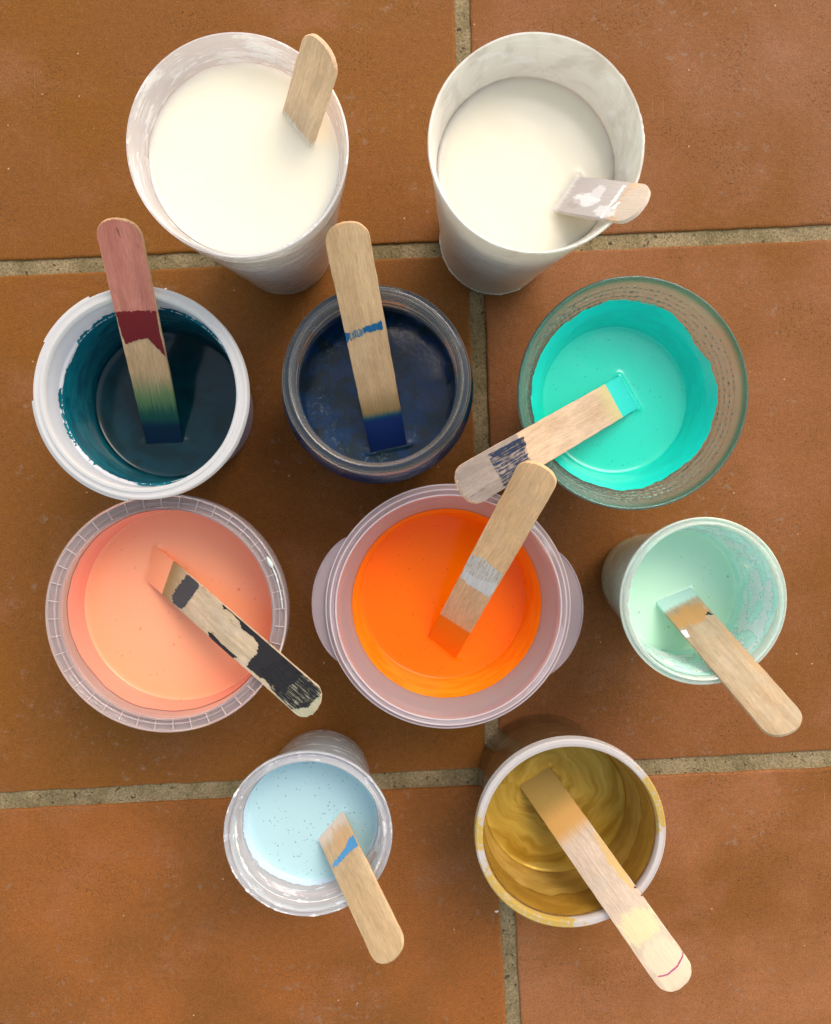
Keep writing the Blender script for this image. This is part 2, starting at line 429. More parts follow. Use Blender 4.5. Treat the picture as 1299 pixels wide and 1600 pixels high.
class Stick:
    def __init__(s, tip, A, B, zp, ctr, rim_z, rim_r, w=51.5, zt=None, th=6.0, sub=34.0):
        s.A, s.B = at(*A, zp), at(*B, zp); E = (s.A + s.B) / 2
        b = (s.B - s.A).normalized()
        if zt is None:
            best = None
            for k in range(0, 260):
                z_ = rim_z + 2 + k
                T = at(*tip, z_); ok = None
                for q in range(101):
                    P = E.lerp(T, q / 100)
                    if (P.xy - ctr.xy).length >= rim_r: ok = P.z; break
                if ok is not None and ok >= rim_z + th * .75: best = z_; break
            zt = best if best else rim_z + 20
        T = at(*tip, zt); s.zt = zt
        a = (T - E).normalized(); nn = a.cross(b).normalized()
        if nn.z < 0: nn = -nn
        s.X = a.cross(nn).normalized(); s.Y = a; s.N = nn; s.E = E; s.k = (s.B - s.A).dot(s.Y) / (s.B - s.A).dot(s.X); s.L = (T - E).length; s.w = w; s.th = th; s.sub = sub
    def loc(s, px, py):
        d = ray(px, py); o = Vector((0, 0, HU)); top_ = s.E + s.N * s.th / 2
        t = (top_ - o).dot(s.N) / d.dot(s.N); p = o + d * t - s.E
        return p.dot(s.X), p.dot(s.Y)
    def lv(s, px, py, f=.7):
        x, y = s.loc(px, py); return y - s.k * f * x
    def stain(s, px, py, rx, ry, col, amt, *r):
        return (*s.loc(px, py), rx, ry, col, amt, *r)
    def build(s, name, label, mat, group='wooden stirring sticks in the paint pots', edge_mat=None, seed=0):
        hw = s.w / 2; out = []
        rl = hw * .86
        ys = [-s.sub + (s.L - rl + s.sub) * i / 70 for i in range(71)]
        right = [(hw, y) for y in ys]; left = [(-hw, y) for y in reversed(ys)]
        arc = []
        for i in range(1, 30):
            t = math.pi * i / 30
            arc.append((hw * math.copysign(abs(math.cos(t)) ** .9, math.cos(t)), s.L - rl + rl * math.sin(t) ** .92))
        pts = right + arc + left
        V, F = [], []; n = len(pts)
        lv = [(-s.th / 2, 1.2), (-s.th / 2 + 1, 0), (s.th / 2 - .8, 0), (s.th / 2 - .15, .45), (s.th / 2, 1.1)]
        for (z, ins) in lv:
            for (x, y) in pts:
                nz = noise.noise(Vector((x * .3 + seed, y * .06, seed))) * .55 + noise.noise(Vector((x, y * .35, seed))) * .2
                k = (hw - ins + nz) / hw
                yy = y if y < s.L - rl else s.L - rl + (y - (s.L - rl)) * (rl - ins + nz) / rl
                V.append((x * k, yy, z))
        for l in range(len(lv) - 1):
            for i in range(n):
                j = (i + 1) % n; F.append((l * n + i, l * n + j, (l + 1) * n + j, (l + 1) * n + i))
        F.append(tuple(range((len(lv) - 1) * n, len(lv) * n))); F.append(tuple(reversed(range(n))))
        o = mk(name, V, F, mat, sharp=40)
        M = Matrix((s.X, s.Y, s.N)).transposed().to_4x4(); M.translation = s.E * S
        o.matrix_world = M
        o['label'] = label; o['category'] = 'stirring stick'; o['group'] = group
        s.o = o; return o
    def patch(s, name, pts_px, mat, h=.35, raw=False, label=None, jit=1.0):
        pts = [s.loc(*p) for p in pts_px] if not raw else pts_px
        hw = s.w / 2 - .15
        dense = []
        n = len(pts)
        for i in range(n):
            a, b = pts[i], pts[(i + 1) % n]; m = max(2, int(math.hypot(b[0] - a[0], b[1] - a[1]) / 1.5))
            for k in range(m):
                t = k / m; x = lerp(a[0], b[0], t); y = lerp(a[1], b[1], t)
                if abs(x) < hw - 1:
                    y += jit * (noise.noise(Vector((x * .9, y * .25, 7))) * 3.2 + noise.noise(Vector((x * 2.3, y * .3, 3))) * 1.4); x += noise.noise(Vector((x * .5, y * .5, 1))) * .9
                dense.append((max(-hw, min(hw, x)), y))
        V = [(x, y, s.th / 2 - .3) for x, y in dense] + [(x, y, s.th / 2 + h) for x, y in dense]
        m = len(dense); F = [(i, (i + 1) % m, m + (i + 1) % m, m + i) for i in range(m)]
        import mathutils.geometry as mg
        tri = mg.tessellate_polygon([[Vector((x, y, 0)) for x, y in dense]])
        for t in tri:
            a, b, c = t
            cr = (dense[b][0] - dense[a][0]) * (dense[c][1] - dense[a][1]) - (dense[b][1] - dense[a][1]) * (dense[c][0] - dense[a][0])
            F.append((m + a, m + b, m + c) if cr > 0 else (m + a, m + c, m + b))
        o = mk(name, V, F, mat, s.o, smooth=False)
        if label: o['label'] = label
        return o

WOOD = (.64, .43, .235); WOOD_D = (.54, .335, .165)
# ================================================================== 1 milky see-through cup of white paint, upper left
H = lambda f: f * HU
c1 = at(372, 227, H(.294)); rz = H(.294); zp = H(.262)
t1 = thing('plastic_cup', 'tall milky see-through cup of white paint with clean wooden stick, upper left', 'cup', c1, 'tall cups of white paint')
clear1 = m_plastic('milky_clear_plastic', (.90, .90, .93), .42, .15, .4, (.92, .92, .92), tl=.3, lo=.52, hi=.62)
inner1 = [(70, 4), (74, 14), (80, 60), (95, 180), (102, 270), (105.5, 305), (106.5, 322), (108, 331), (112.5, 338), (116.5, 362)]
prof = [(0, 2), (66, 2), (72, 0), (75.5, 3), (76, 12), (82, 60), (97, 180), (108, 270), (112, 305), (114, 318), (117, 332), (118, 360), (119.2, 361.5), (119, 364), (117, 364.5), (116.5, 362)] \
    + list(reversed(inner1))[1:] + [(0, 4)]
mk('cup_wall', *lathe(prof), clear1, t1)
wh = m_paint('white_paint', (.93, .86, .70), .20, sss=1.0, rad=28)
s1 = Stick((507, 67), (446, 176), (487, 226), zp, c1, rz, 117, w=50, zt=H(.345))
paint_body(t1, inner1, zp, wh, [(s1.A, s1.B, .8)], men=2.2)
w1 = m_wood('birch_clean', (.76, .53, .33), (.68, .45, .27), flecks=.25, skew=s1.k, fades=[(-2, 7, (.80, .74, .64), 16)])
s1.build('stirring_stick', 'short clean pale wooden stick standing in the milky see-through cup of white paint', w1, seed=1)

# ================================================================== 2 opaque white cup
c2 = at(839, 224, H(.28)); rz = H(.28); zp = H(.222)
t2 = thing('plastic_cup', 'tall opaque white cup of white paint, upper right, smeared outside and crusted at its foot', 'cup', c2, 'tall cups of white paint')
op2 = m_plastic('white_smeared_plastic', (.86, .84, .78), .95, .35, .04, (.90, .90, .88), tl=.25, dirt=.28, sfeat=(14, 60))
inner2 = [(82, 5), (84, 14), (91, 100), (104.5, 250), (113, 325), (118, 344)]
prof = [(0, 3), (80, 3), (83, 0), (86, 2), (86, 10), (94, 100), (110, 250), (118, 325), (119, 340), (121, 342), (121.6, 345), (120.5, 347.5), (118.6, 347), (118, 344)] + list(reversed(inner2))[1:] + [(0, 5)]
mk('cup_wall', *lathe(prof, wob=lambda r, z, a: (r + .5 * ring_n(a, 3, 2), z + (.5 * ring_n(a, 8, 6) if z > 330 else 0))), op2, t2)
s2 = Stick((1007, 322), (865, 331), (902, 277), zp, c2, rz, 119, w=50)
paint_body(t2, inner2, zp, wh, [(s2.A, s2.B, 3.0)], men=2.2, seed=3)
crust_m = m_dry('dried_white_paint', (.78, .74, .66), 0, .6)
def crust_ring(name, parent, r0, z0, size, a0, a1, mat, seed):
    """one irregular line of dried paint clinging along part of a circle"""
    V, F = [], []; seg = 260; k = 7
    for i in range(seg + 1):
        a = R(lerp(a0, a1, i / seg)); end = min(1, i / 12, (seg - i) / 12)
        t = size * (.22 + max(0, .9 * ring_n(a, seed, 7) + .9 * ring_n(a, seed + 3, 24))) * end + .05
        rr = r0 + .5 * ring_n(a, seed + 6, 12)
        for q in range(k):
            u_ = 2 * math.pi * q / k
            r = rr + t * .6 * math.cos(u_); V.append((r * math.cos(a), r * math.sin(a), z0 + t * .45 * math.sin(u_)))
    for i in range(seg):
        for q in range(k): F.append((i * k + q, i * k + (q + 1) % k, (i + 1) * k + (q + 1) % k, (i + 1) * k + q))
    F.append(tuple(range(k))); F.append(tuple(reversed(range(seg * k, seg * k + k))))
    return mk(name, V, F, mat, parent, sharp=0)
crust_ring('dried_paint_crust', t2, 86.3, 2.2, 3.4, 165, 300, crust_m, 4)
crust_ring('dried_paint_crust', t2, 120.6, 346, 2.0, 100, 440, crust_m, 5)
film = (.56, .50, .47)
w2 = m_wood('wood_under_white', (.70, .50, .34), (.62, .44, .30), skew=s2.k * .9, flecks=.2,
            fades=[(s2.lv(958, 316, .9), s2.lv(968, 318, .9), film, 12), (s2.lv(880, 305, .9), s2.lv(890, 307, .9), (.80, .77, .72), 14)],
            stains=[s2.stain(914, 312, 9, 22, (.86, .85, .83), .9, 5), s2.stain(935, 300, 10, 10, (.80, .78, .76), .7, 4), s2.stain(897, 318, 7, 12, (.46, .38, .37), .6, 5),
                    s2.stain(945, 330, 8, 18, (.82, .80, .78), .8, 4), s2.stain(990, 318, 30, 22, (.62, .56, .50), .6, 5)])
s2.build('stirring_stick', 'short stick smeared with white paint leaning out of the opaque white cup', w2, seed=2)
wsm2 = m_dry('white_thick', (.86, .85, .83), .0, .25)
s2.patch('paint_ridge', [(938, 341), (974, 290), (979, 291), (960, 318), (952, 324), (941, 342)], wsm2, h=.9, jit=.4)
s2.patch('paint_ridge', [(955, 326), (968, 314), (970, 316), (958, 330)], wsm2, h=.7)

# ================================================================== 3 white tub of dark teal paint
c3 = at(219, 614, H(.20)); rz = H(.20); zp = H(.09)
t3 = thing('paint_tub', 'white plastic tub with broken rim strip and very dark blue-green paint', 'tub', c3)
white3 = m_plastic('white_tub_plastic', (.80, .80, .80), .90, .25, tl=.3)
milk3 = m_plastic('milky_tub_plastic', (.84, .87, .93), .90, .22, tl=.4)
inner3 = [(94, 4), (96, 14), (105, 112), (110, 190), (112, 205), (115, 207), (117, 240)]
prof = [(0, 2), (90, 2), (94, 0), (97, 3), (107, 110), (113, 195), (117, 215), (119, 236), (118, 242), (117, 240)] + list(reversed(inner3))[1:] + [(0, 4)]
mk('tub_wall', *lathe(prof), milk3, t3)
rimp = [(116.6, 238), (117.2, 246), (119, 248.3), (122, 248), (123.2, 246), (126, 245.4), (128.5, 246.4), (130.5, 245.6), (131.6, 242), (131.8, 232), (130, 231.5), (129.6, 240), (124, 242.5), (119, 242)]
mk('rim', *lathe(rimp, closed=True, wob=lambda r, z, a: (r + .25 * ring_n(a, 2, 4), z)), white3, t3)
def arc_strip(name, parent, a0, a1, prof, mat, seg=60):
    V, F = [], []; n = len(prof)
    for i in range(seg + 1):
        a = R(lerp(a0, a1, i / seg))
        for r, z in prof: V.append((r * math.cos(a), r * math.sin(a), z))
    for i in range(seg):
        for k in range(n):
            l = (k + 1) % n; F.append((i * n + k, i * n + l, (i + 1) * n + l, (i + 1) * n + k))
    F.append(tuple(range(n))); F.append(tuple(reversed(range(seg * n, seg * n + n))))
    return mk(name, V, F, mat, parent, sharp=40)
arc_strip('tear_strip', t3, 152, 118, [(131.5, 233), (131.5, 243), (134.2, 242), (134.4, 232)], white3)
arc_strip('tear_strip', t3, 184, 262, [(131.5, 231), (131.5, 242), (134.6, 241), (134.8, 230)], white3)
dk = m_paint('dark_teal_paint', (.003, .042, .062), .10, .35, (.01, .05, .06), sss=0, var=(.002, .024, .030), cell=14, keep=.3, spec=.38)
s3 = Stick((182, 341), (228, 690), (288, 688), zp, c3, rz, 118, w=51.5)
paint_body(t3, inner3, zp, dk, [(s3.A, s3.B, 1.6)], men=4.5, seed=5)
def m_film(name, col, col2, opac=1.0, fade=None, rough=.2, cover=0.0, feat=14, metallic=0.0):
    """paint clinging to a wall: streaked round it, thinning out above height fade"""
    g = G(name); x, y, z = g.xyz(); ang = g.math('ARCTAN2', y, x)
    v = g.n('ShaderNodeCombineXYZ', None, X=g.math('MULTIPLY', ang, 2.5), Y=g.math('MULTIPLY', z, 1 / (feat * S)), Z=0.0)
    st = g.n('ShaderNodeTexNoise', None, Vector=v, Scale=1.0, Detail=4.0, Roughness=.55, Distortion=.7)
    c = g.mix(g.ss(st, .35, .65), col, col2)
    a = opac
    if fade:
        lvl = g.ss(z, fade[0] * S, fade[1] * S, -.35, .55)
        a = g.math('MULTIPLY', g.ss(g.math('SUBTRACT', g.math('ADD', g.math('MULTIPLY', st, .7), g.math('MULTIPLY', g.noise(7, 4, .6), .3)), lvl), .0, .12), opac)
    if cover: a = g.math('MULTIPLY', a, g.ss(g.noise(22, 5, .65), cover - .04, cover + .03))
    return g.done(g.pbr(c, rough, Alpha=a, Normal=g.bump(st, 2.0, .35), Metallic=metallic))
coating(t3, inner3, zp, 206, m_film('teal_film', (.003, .095, .14), (.006, .17, .22), 1, (185, 222), .16), seed=2, amp=7, spike=8)
w3 = m_wood('birch_stirred_teal', WOOD, WOOD_D, fades=[(s3.loc(259, 625)[1], s3.loc(240, 575)[1], (.12, .22, .09), 44), (s3.loc(259, 650)[1], s3.loc(250, 618)[1], (.008, .085, .065), 40), (s3.loc(259, 668)[1], s3.loc(259, 650)[1], (.001, .022, .06), 14)])
s3.build('stirring_stick', 'wooden stick stained pink above a dark red band, leaning in the white tub', w3, seed=3)
pink = m_dry('pink_stain', (.50, .17, .13), 0, .6)
def m_stain(name, base, dark, edge):
    return m_wood(name, base, dark, flecks=.7)
pinkw = m_stain('pink_stained_wood', (.56, .21, .15), (.46, .15, .11), None)
def tip_cover(st, name, y0f, y1f, mat, inset=.35, h=.22, ramp=0.0):
    """thin stain over the rounded end: y0f(x) start"""
    hw = st.w / 2 - inset; rl = st.w / 2 * .86; pts = []
    N = 24
    for i in range(N + 1):
        x = -hw + 2 * hw * i / N; pts.append((x, y0f(x)))
    for i in range(0, 31):
        t = math.pi * i / 30
        pts.append((hw * math.copysign(abs(math.cos(t)) ** .9, math.cos(t)), st.L - rl + (rl - inset) * math.sin(t) ** .92))
    return st.patch(name, pts, mat, h=h, raw=True)
yb = s3.loc(212, 487)[1]
tip_cover(s3, 'pink_stain', lambda x: yb - 2, None, pinkw)
red = m_dry('dark_red_paint', (.15, .003, .006), 0, .35)
s3.patch('red_band', [(181, 487), (244, 486), (250, 520), (259, 556), (246, 543), (231, 528), (212, 531), (197, 538), (190, 520)], red, h=.8)
# printed label on the outside, text too small to read
g = G('printed_label'); x, y, z = g.xyz(); ang = g.math('ARCTAN2', y, x)
v = g.n('ShaderNodeCombineXYZ', None, X=g.math('MULTIPLY', ang, 60.0), Y=g.math('MULTIPLY', z, 1 / (3.4 * S)), Z=0.0)
dots = g.ss(g.n('ShaderNodeTexNoise', None, Vector=v, Scale=1.3, Detail=1.0), .5, .56)
rows = g.math('GREATER_THAN', g.math('SINE', g.math('MULTIPLY', z, 1 / (.75 * S))), -.1)
lab_c = g.mix(g.math('MULTIPLY', g.math('MULTIPLY', dots, rows), .8), (.50, .48, .60), (.10, .08, .24))
lab_m = g.done(g.pbr(lab_c, .35))
arc_strip('printed_label', t3, -62, 12, [(wall_r([(97, 3), (107, 110), (113, 195)], 20) + .3, 20), (wall_r([(97, 3), (107, 110), (113, 195)], 20) + .8, 20), (113.6, 190), (113.1, 190)], lab_m, 60)

# ================================================================== 4 glass jar of dark blue paint
c4 = at(589, 593, H(.22)); rz = H(.22); zp = H(.114)
t4 = thing('glass_jar', 'round glass jar with screw-thread neck and dark navy blue paint', 'jar', c4)
t4.scale = (1.035, 1.035, 1)
jar_g = m_glass('jar_glass', (.97, .99, .98), sheen=.05)
inner4 = [(106, 10), (112, 22), (112.5, 170), (110, 185), (101, 200), (97, 210), (96.5, 262)]
prof = [(0, 1), (108, 1), (116, 4), (121.5, 14), (122.5, 60), (122.5, 172), (120.5, 188), (113, 202), (109, 208), (108.5, 214), (112.5, 219), (108.8, 224), (108.5, 230), (112.8, 236), (108.8, 241), (108.8, 250), (111.5, 258), (111.5, 264), (109, 270), (104, 273), (99.5, 271), (96.5, 262)]
prof = fine(prof[1:], 3); 
innr = list(reversed(inner4))[1:]
mk('jar_glass', *lathe([(0, 1)] + prof + innr + [(0, 9)], 200), jar_g, t4, sharp=0)
g = G('navy_paint'); x, y, z = g.xyz()
rr = g.math('SQRT', g.math('ADD', g.math('POWER', x, 2), g.math('POWER', y, 2)))
zone = g.math('MULTIPLY', g.ss(rr, 62 * S, 80 * S), g.ss(rr, 88 * S, 102 * S, 1, 0))
foam = g.math('MULTIPLY', g.ss(g.noise(5.5, 5, .75, dist=.6), .52, .66), g.math('MULTIPLY', zone, g.ss(g.noise(42, 2, .5), .42, .6)))
cc = g.mix(g.ss(g.noise(34, 5, .65, dist=.9), .4, .62), (.003, .038, .13), (.009, .024, .036))
cc = g.mix(g.math('MULTIPLY', g.ss(g.noise(3, 3, .6), .5, .7), .5), cc, (.012, .045, .075))
cc = g.mix(g.math('MULTIPLY', foam, .9), cc, (.10, .20, .27))
nv = g.done(g.pbr(cc, g.ss(foam, 0, 1, .13, .4), Specular_IOR_Level=.42, Normal=g.bump(g.math('ADD', foam, g.noise(9, 4, .6)), 2.0, .22)))
s4 = Stick((538, 347), (577, 704), (637, 691), zp, c4, rz, 103, w=51.5)
paint_body(t4, inner4, zp, nv, [(s4.A, s4.B, 1.5)], men=3, gap=-.3, seed=8, undul=1.2)
coating(t4, inner4, 12, 203, m_film('navy_film', (.002, .018, .10), (.003, .045, .12), 1, (196, 214), .2), seed=7, amp=3, gap=-.25)
w4 = m_wood('birch_stirred_navy', (.60, .41, .225), (.52, .335, .175), fades=[(s4.loc(598, 652)[1], s4.loc(592, 596)[1], (.27, .18, .07), 26), (s4.loc(600, 652)[1], s4.loc(598, 640)[1], (.004, .10, .10), 9), (s4.loc(600, 656)[1], s4.loc(598, 646)[1], (.002, .022, .13), 7)], flecks=.5)
s4.build('stirring_stick', 'wooden stick with a small broken blue band, dipped navy blue in the glass jar', w4, seed=4)
blue_d = m_dry('dry_blue', (.008, .10, .23), .12, .45)
s4.patch('paint_smear', [(567, 512), (597, 502), (599, 514), (570, 520)], m_dry('mid_blue', (.008, .10, .23), .02, .45), h=.5)
s4.patch('paint_smear', [(538, 520), (546, 518), (547, 530), (541, 537)], m_dry('mid_blue_b', (.008, .10, .23), .0, .45), h=.5)
s4.patch('paint_smear', [(546, 520), (567, 513), (570, 522), (548, 532)], m_dry('faint_blue', (.08, .17, .24), .62, .45), h=.3)

# ================================================================== 5 hammered glass bowl of turquoise paint
c5 = at(990, 615, H(.20)); rz = H(.20); zp = H(.13)
t5 = thing('glass_bowl', 'wide flared hammered glass bowl half full of bright turquoise paint', 'bowl', c5)
bowl_g = m_glass('hammered_glass', (.84, .97, .94), True, sheen=.07)
inner5 = [(52, 12), (66, 18), (84, 80), (99, 161), (112, 195), (119, 207), (131, 228), (141, 244)]
outer5 = [(56, 0), (68, 2), (75, 12), (88, 76), (103.5, 158), (117, 193), (124, 206), (136, 227), (145, 243), (146.5, 246.5), (145.5, 249), (143, 248.6), (141, 244)]
mk('bowl_glass', *lathe([(0, 3), (52, 3)] + fine(outer5, 3) + list(reversed(inner5))[1:] + [(0, 12)], 220), bowl_g, t5, sharp=0)
tq = m_paint('turquoise_paint', (.018, .68, .52), .14, .45, (.01, .25, .20), sss=.1, cell=5.5, keep=.6)
s5 = Stick((718, 766), (967, 588), (996, 638), zp, c5, rz, 143, w=51)
paint_body(t5, inner5, zp, tq, [(s5.A, s5.B, 3.2)], men=2.4, gap=-.3, seed=11)
coating(t5, inner5, 14, lambda a: 212 + 3 * math.cos(a - 2.4), m_film('turquoise_film', (.012, .62, .52), (.01, .70, .58), 1, (196, 222), .2), seed=5, amp=8, f=1.6, spike=3, gap=.7)
w5 = m_wood('birch_pale', (.60, .44, .30), (.52, .36, .23), skew=0, fades=[(s5.loc(962, 628)[1], s5.loc(960, 629)[1], (.02, .62, .54), 4), (s5.loc(962, 628)[1], s5.loc(935, 640)[1], (.58, .50, .24), 12)][::-1], flecks=.3)
s5.build('stirring_stick', 'wooden stick with navy brushed band and greyed round end, across the turquoise bowl rim', w5, seed=5)
navyd = m_dry('navy_dry_brush', (.004, .022, .07), .85, .5, .42)
yn0, yn1 = s5.loc(822, 700)[1], s5.loc(776, 722)[1]
greyw = m_stain('grey_washed_wood', (.27, .22, .19), (.18, .15, .135), None)
tip_cover(s5, 'grey_wash', lambda x: s5.loc(822, 700)[1] + 3, None, greyw)
s5.patch('navy_band', [(818, 681), (825, 708), (826, 728), (802, 755), (788, 760), (775, 735), (762, 711)], navyd, h=.6)
s5.patch('navy_band', [(818, 681), (822, 695), (796, 712), (776, 716), (762, 711)], m_dry('navy_dense', (.004, .018, .055), .6, .5), h=.75)

# ================================================================== 6 round tub of peach paint
c6 = at(260, 960, H(.15)); rz = H(.15); zp = H(.086)
t6 = thing('plastic_tub', 'round clear-rimmed tub with ribbed rim, full of peach pink paint', 'tub', c6)
clr6 = m_plastic('clear_pinkish_plastic', (.94, .82, .82), .30, .08, tl=.4, refr=True)
inner6 = [(124, 4), (128, 10), (136, 90), (138.5, 150), (139, 182)]
prof = [(0, 2), (122, 2), (126, 0), (130, 4), (138, 90), (140.5, 150), (141, 172), (143, 176), (148, 176.5), (154.5, 175), (157, 171), (157, 152), (158.6, 152), (158.8, 173), (157.5, 178), (150, 179.5), (144, 179.5), (142.6, 184), (141, 186), (139.4, 185.6), (139, 182)] + list(reversed(inner6))[1:] + [(0, 4)]
mk('tub_wall', *lathe(prof, 200), clr6, t6)
# tamper band: low ribs and an upstanding outer bead
V, F = [], []
def add_box_polar(V, F, a, r0, r1, half, z0, z1):
    b = len(V); ca_, sa_ = math.cos(a), math.sin(a)
    for z in (z0, z1):
        for (r, t) in ((r0, -half), (r1, -half), (r1, half), (r0, half)):
            V.append((r * ca_ - t * sa_, r * sa_ + t * ca_, z))
    F += [(b, b + 3, b + 2, b + 1), (b + 4, b + 5, b + 6, b + 7)] + [(b + i, b + (i + 1) % 4, b + 4 + (i + 1) % 4, b + 4 + i) for i in range(4)]
for i in range(40):
    add_box_polar(V, F, 2 * math.pi * i / 40 + .04, 143, 157, .35, 179, 182.5)
mk('rim_ribs', V, F, m_plastic('rib_plastic', (.9, .82, .82), .75, .15), t6, smooth=False)
V, F = lathe([(156.2, 177), (156.2, 184), (157.4, 185.4), (158.8, 184), (158.8, 176)], 200, closed=True)
mk('rim_bead', V, F, clr6, t6)
V, F = lathe([(147.6, 179), (147.9, 182), (148.9, 182), (149.2, 179)], 200, closed=True)
mk('rim_bead', V, F, clr6, t6)
crust_ring('dried_paint_smear', t6, 153, 184, 5.5, 2, 30, m_dry('pale_mint_crust', (.62, .70, .66), 0, .5), 6)
pe = m_paint('peach_paint', (.95, .43, .235), .22, .45, (.6, .10, .06), sss=.25, cell=9, keep=.55)
s6 = Stick((496, 1107), (231, 907), (247, 855), zp, c6, rz, 141, w=48)
paint_body(t6, inner6, zp, pe, [(s6.A, s6.B, 2.5)], men=2.5, gap=-.3, seed=13)
coating(t6, inner6, zp, lambda a: 166 + 12 * math.cos(a - 1.2), m_film('peach_film', (.90, .34, .26), (.88, .33, .24), 1, (160, 195), .25), seed=3, amp=7, f=1.5, gap=.7)
w6 = m_wood('weathered_wood', (.60, .47, .32), (.47, .36, .22), skew=s6.k * .85, fades=[(s6.lv(262, 903, .85), s6.lv(292, 928, .85), (.30, .20, .08), 12), (s6.lv(261, 902, .85), s6.lv(263, 904, .85), (.90, .38, .20), 3)], grey=.3, flecks=.9)
s6.build('stirring_stick', 'old stick with peeling charcoal paint patches lying across the peach tub rim', w6, seed=6)
greenw = m_stain('greenish_end_wood', (.46, .44, .30), (.34, .33, .22), None)
tip_cover(s6, 'worn_end', lambda x: s6.loc(448, 1062)[1], None, greenw)
chm = m_dry('charcoal_paint', (.022, .020, .023), 0, .5); chg = m_dry('grey_paint', (.065, .064, .068), 0, .45); chd = m_dry('charcoal_dry', (.02, .019, .022), .62, .5)
# pixel positions read from the enlarged crop
z6 = lambda x, y: (50 + x * .3695, 750 + y * .3695)
s6.patch('paint_patch', [z6(*p) for p in ((655, 402), (690, 400), (706, 425), (706, 455), (680, 490), (645, 535), (628, 543), (600, 520), (594, 490), (615, 455))], chg, h=.8)
s6.patch('paint_patch', [z6(*p) for p in ((872, 582), (905, 592), (960, 640), (1040, 700), (1080, 745), (1150, 800), (1120, 850), (1040, 900), (1010, 850), (990, 840), (965, 835), (912, 790), (920, 765), (950, 740), (962, 700), (940, 665), (890, 630))], chm, h=.7)
s6.patch('paint_patch', [z6(*p) for p in ((960, 800), (1090, 745), (1215, 870), (1225, 900), (1170, 960), (1100, 970), (1020, 890))], chd, h=.85)
s6.patch('paint_patch', [z6(*p) for p in ((806, 528), (822, 522), (860, 560), (905, 592), (880, 600), (850, 565), (824, 545), (812, 548))], chm, h=.6)
s6.patch('paint_patch', [z6(*p) for p in ((745, 640), (762, 648), (800, 690), (868, 750), (850, 752), (790, 705), (750, 660))], chm, h=.6)

# ================================================================== 7 handled container of orange paint
c7 = at(702, 950, H(.15)); rz = H(.15); zp = H(.066)
t7 = thing('handled_container', 'clear round food container with two side flaps holding bright orange paint', 'container', c7)
clr7 = m_plastic('clear_lilac_plastic', (.95, .80, .84), .34, .06, tl=.4, refr=True)
inner7 = [(104, 5), (110, 12), (121.5, 82), (132.5, 149), (143, 166), (149, 178)]
prof = [(0, 2), (102, 2), (106, 0), (112, 6), (123, 80), (134, 147), (145, 165), (150, 172), (156, 175), (164, 172), (164.8, 160), (166, 160), (166.2, 173), (164.5, 177.5), (160, 183), (157.5, 184.5), (155.5, 182), (154, 180), (152.6, 184.5), (151, 186.5), (149.6, 185), (149, 178)] + list(reversed(inner7))[1:] + [(0, 5)]
mk('container_wall', *lathe(prof, 200), clr7, t7)
def flap(mid, half, name='side_flap'):
    V, F = [], []; seg = 60
    def pts(a, t):
        ro = 164.5 + 20.5 * max(0, math.cos(t * math.pi / 2)) ** .62
        return [(164.5, 168), (164.5, 170), (lerp(164.5, ro, .5), 170), (ro - 2.2, 170), (ro - 1.7, 172.2), (ro - .3, 172.2), (ro, 170), (ro, 162), (ro - 1.2, 162), (ro - 1.6, 168), (lerp(164.5, ro, .5), 168)]
    for i in range(seg + 1):
        t = -1 + 2 * i / seg; a = R(mid + half * t)
        for r, z in pts(a, t): V.append((r * math.cos(a), r * math.sin(a), z))
    n = 11
    for i in range(seg):
        for k in range(n):
            l = (k + 1) % n; F.append((i * n + k, i * n + l, (i + 1) * n + l, (i + 1) * n + k))
    F.append(tuple(range(n))); F.append(tuple(reversed(range(seg * n, seg * n + n))))
    mk(name, V, F, clr7, t7, sharp=40)
flap(176, 31); flap(-4, 31)
bead_m = m_plastic('bead_highlight_plastic', (.96, .88, .92), .62, .05, tl=.4)  # paler, milkier rings added along the rim as bright highlight lines
for r_, z_ in ((151.2, 186.2), (158.6, 184.6), (164.9, 177.2)):
    mk('rim_bead', *lathe([(r_ + 1.0 * math.cos(q * math.pi / 4), z_ + 1.0 * math.sin(q * math.pi / 4)) for q in range(8)], 220, closed=True), bead_m, t7, sharp=0)
orr = m_paint('orange_paint', (1.0, .19, .0), .15, .5, (.55, .03, .0), sss=.1, cell=7, keep=.5, spec=.2)
s7 = Stick((848, 727), (670, 992), (714, 1026), zp, c7, rz, 150, w=51, zt=H(.262))
paint_body(t7, inner7, zp, orr, [(s7.A, s7.B, 1.8)], men=2.2, gap=-.3, seed=17)
coating(t7, inner7, 10, 147, m_film('orange_film', (.96, .33, .012), (.94, .24, .005), 1, (136, 170), .2), seed=8, amp=3, gap=.7)
w7 = m_wood('birch_warm', (.74, .47, .25), (.66, .40, .20), skew=s7.k * .4, fades=[(s7.lv(711, 976, .4), s7.lv(713, 973, .4), (.80, .19, .0), 4)], flecks=.4, grey=.25, greycol=(.45, .34, .22))
s7.build('stirring_stick', 'warm brown wooden stick with a thin white paint ring, standing in orange paint', w7, seed=7)
z7 = lambda x, y: (470 + x * .3541, 710 + y * .3541)
wr = m_dry('white_ring', (.56, .56, .54), .0, .4); wrd = m_dry('white_ring_dry', (.52, .50, .46), .45, .5)
s7.patch('paint_ring', [z7(*p) for p in ((722, 508), (760, 535), (820, 562), (868, 568), (852, 606), (830, 628), (780, 598), (740, 575), (706, 540))], wr, h=.7)
s7.patch('paint_ring', [z7(*p) for p in ((750, 440), (800, 455), (890, 530), (866, 572), (800, 560), (722, 506))], wrd, h=.5)

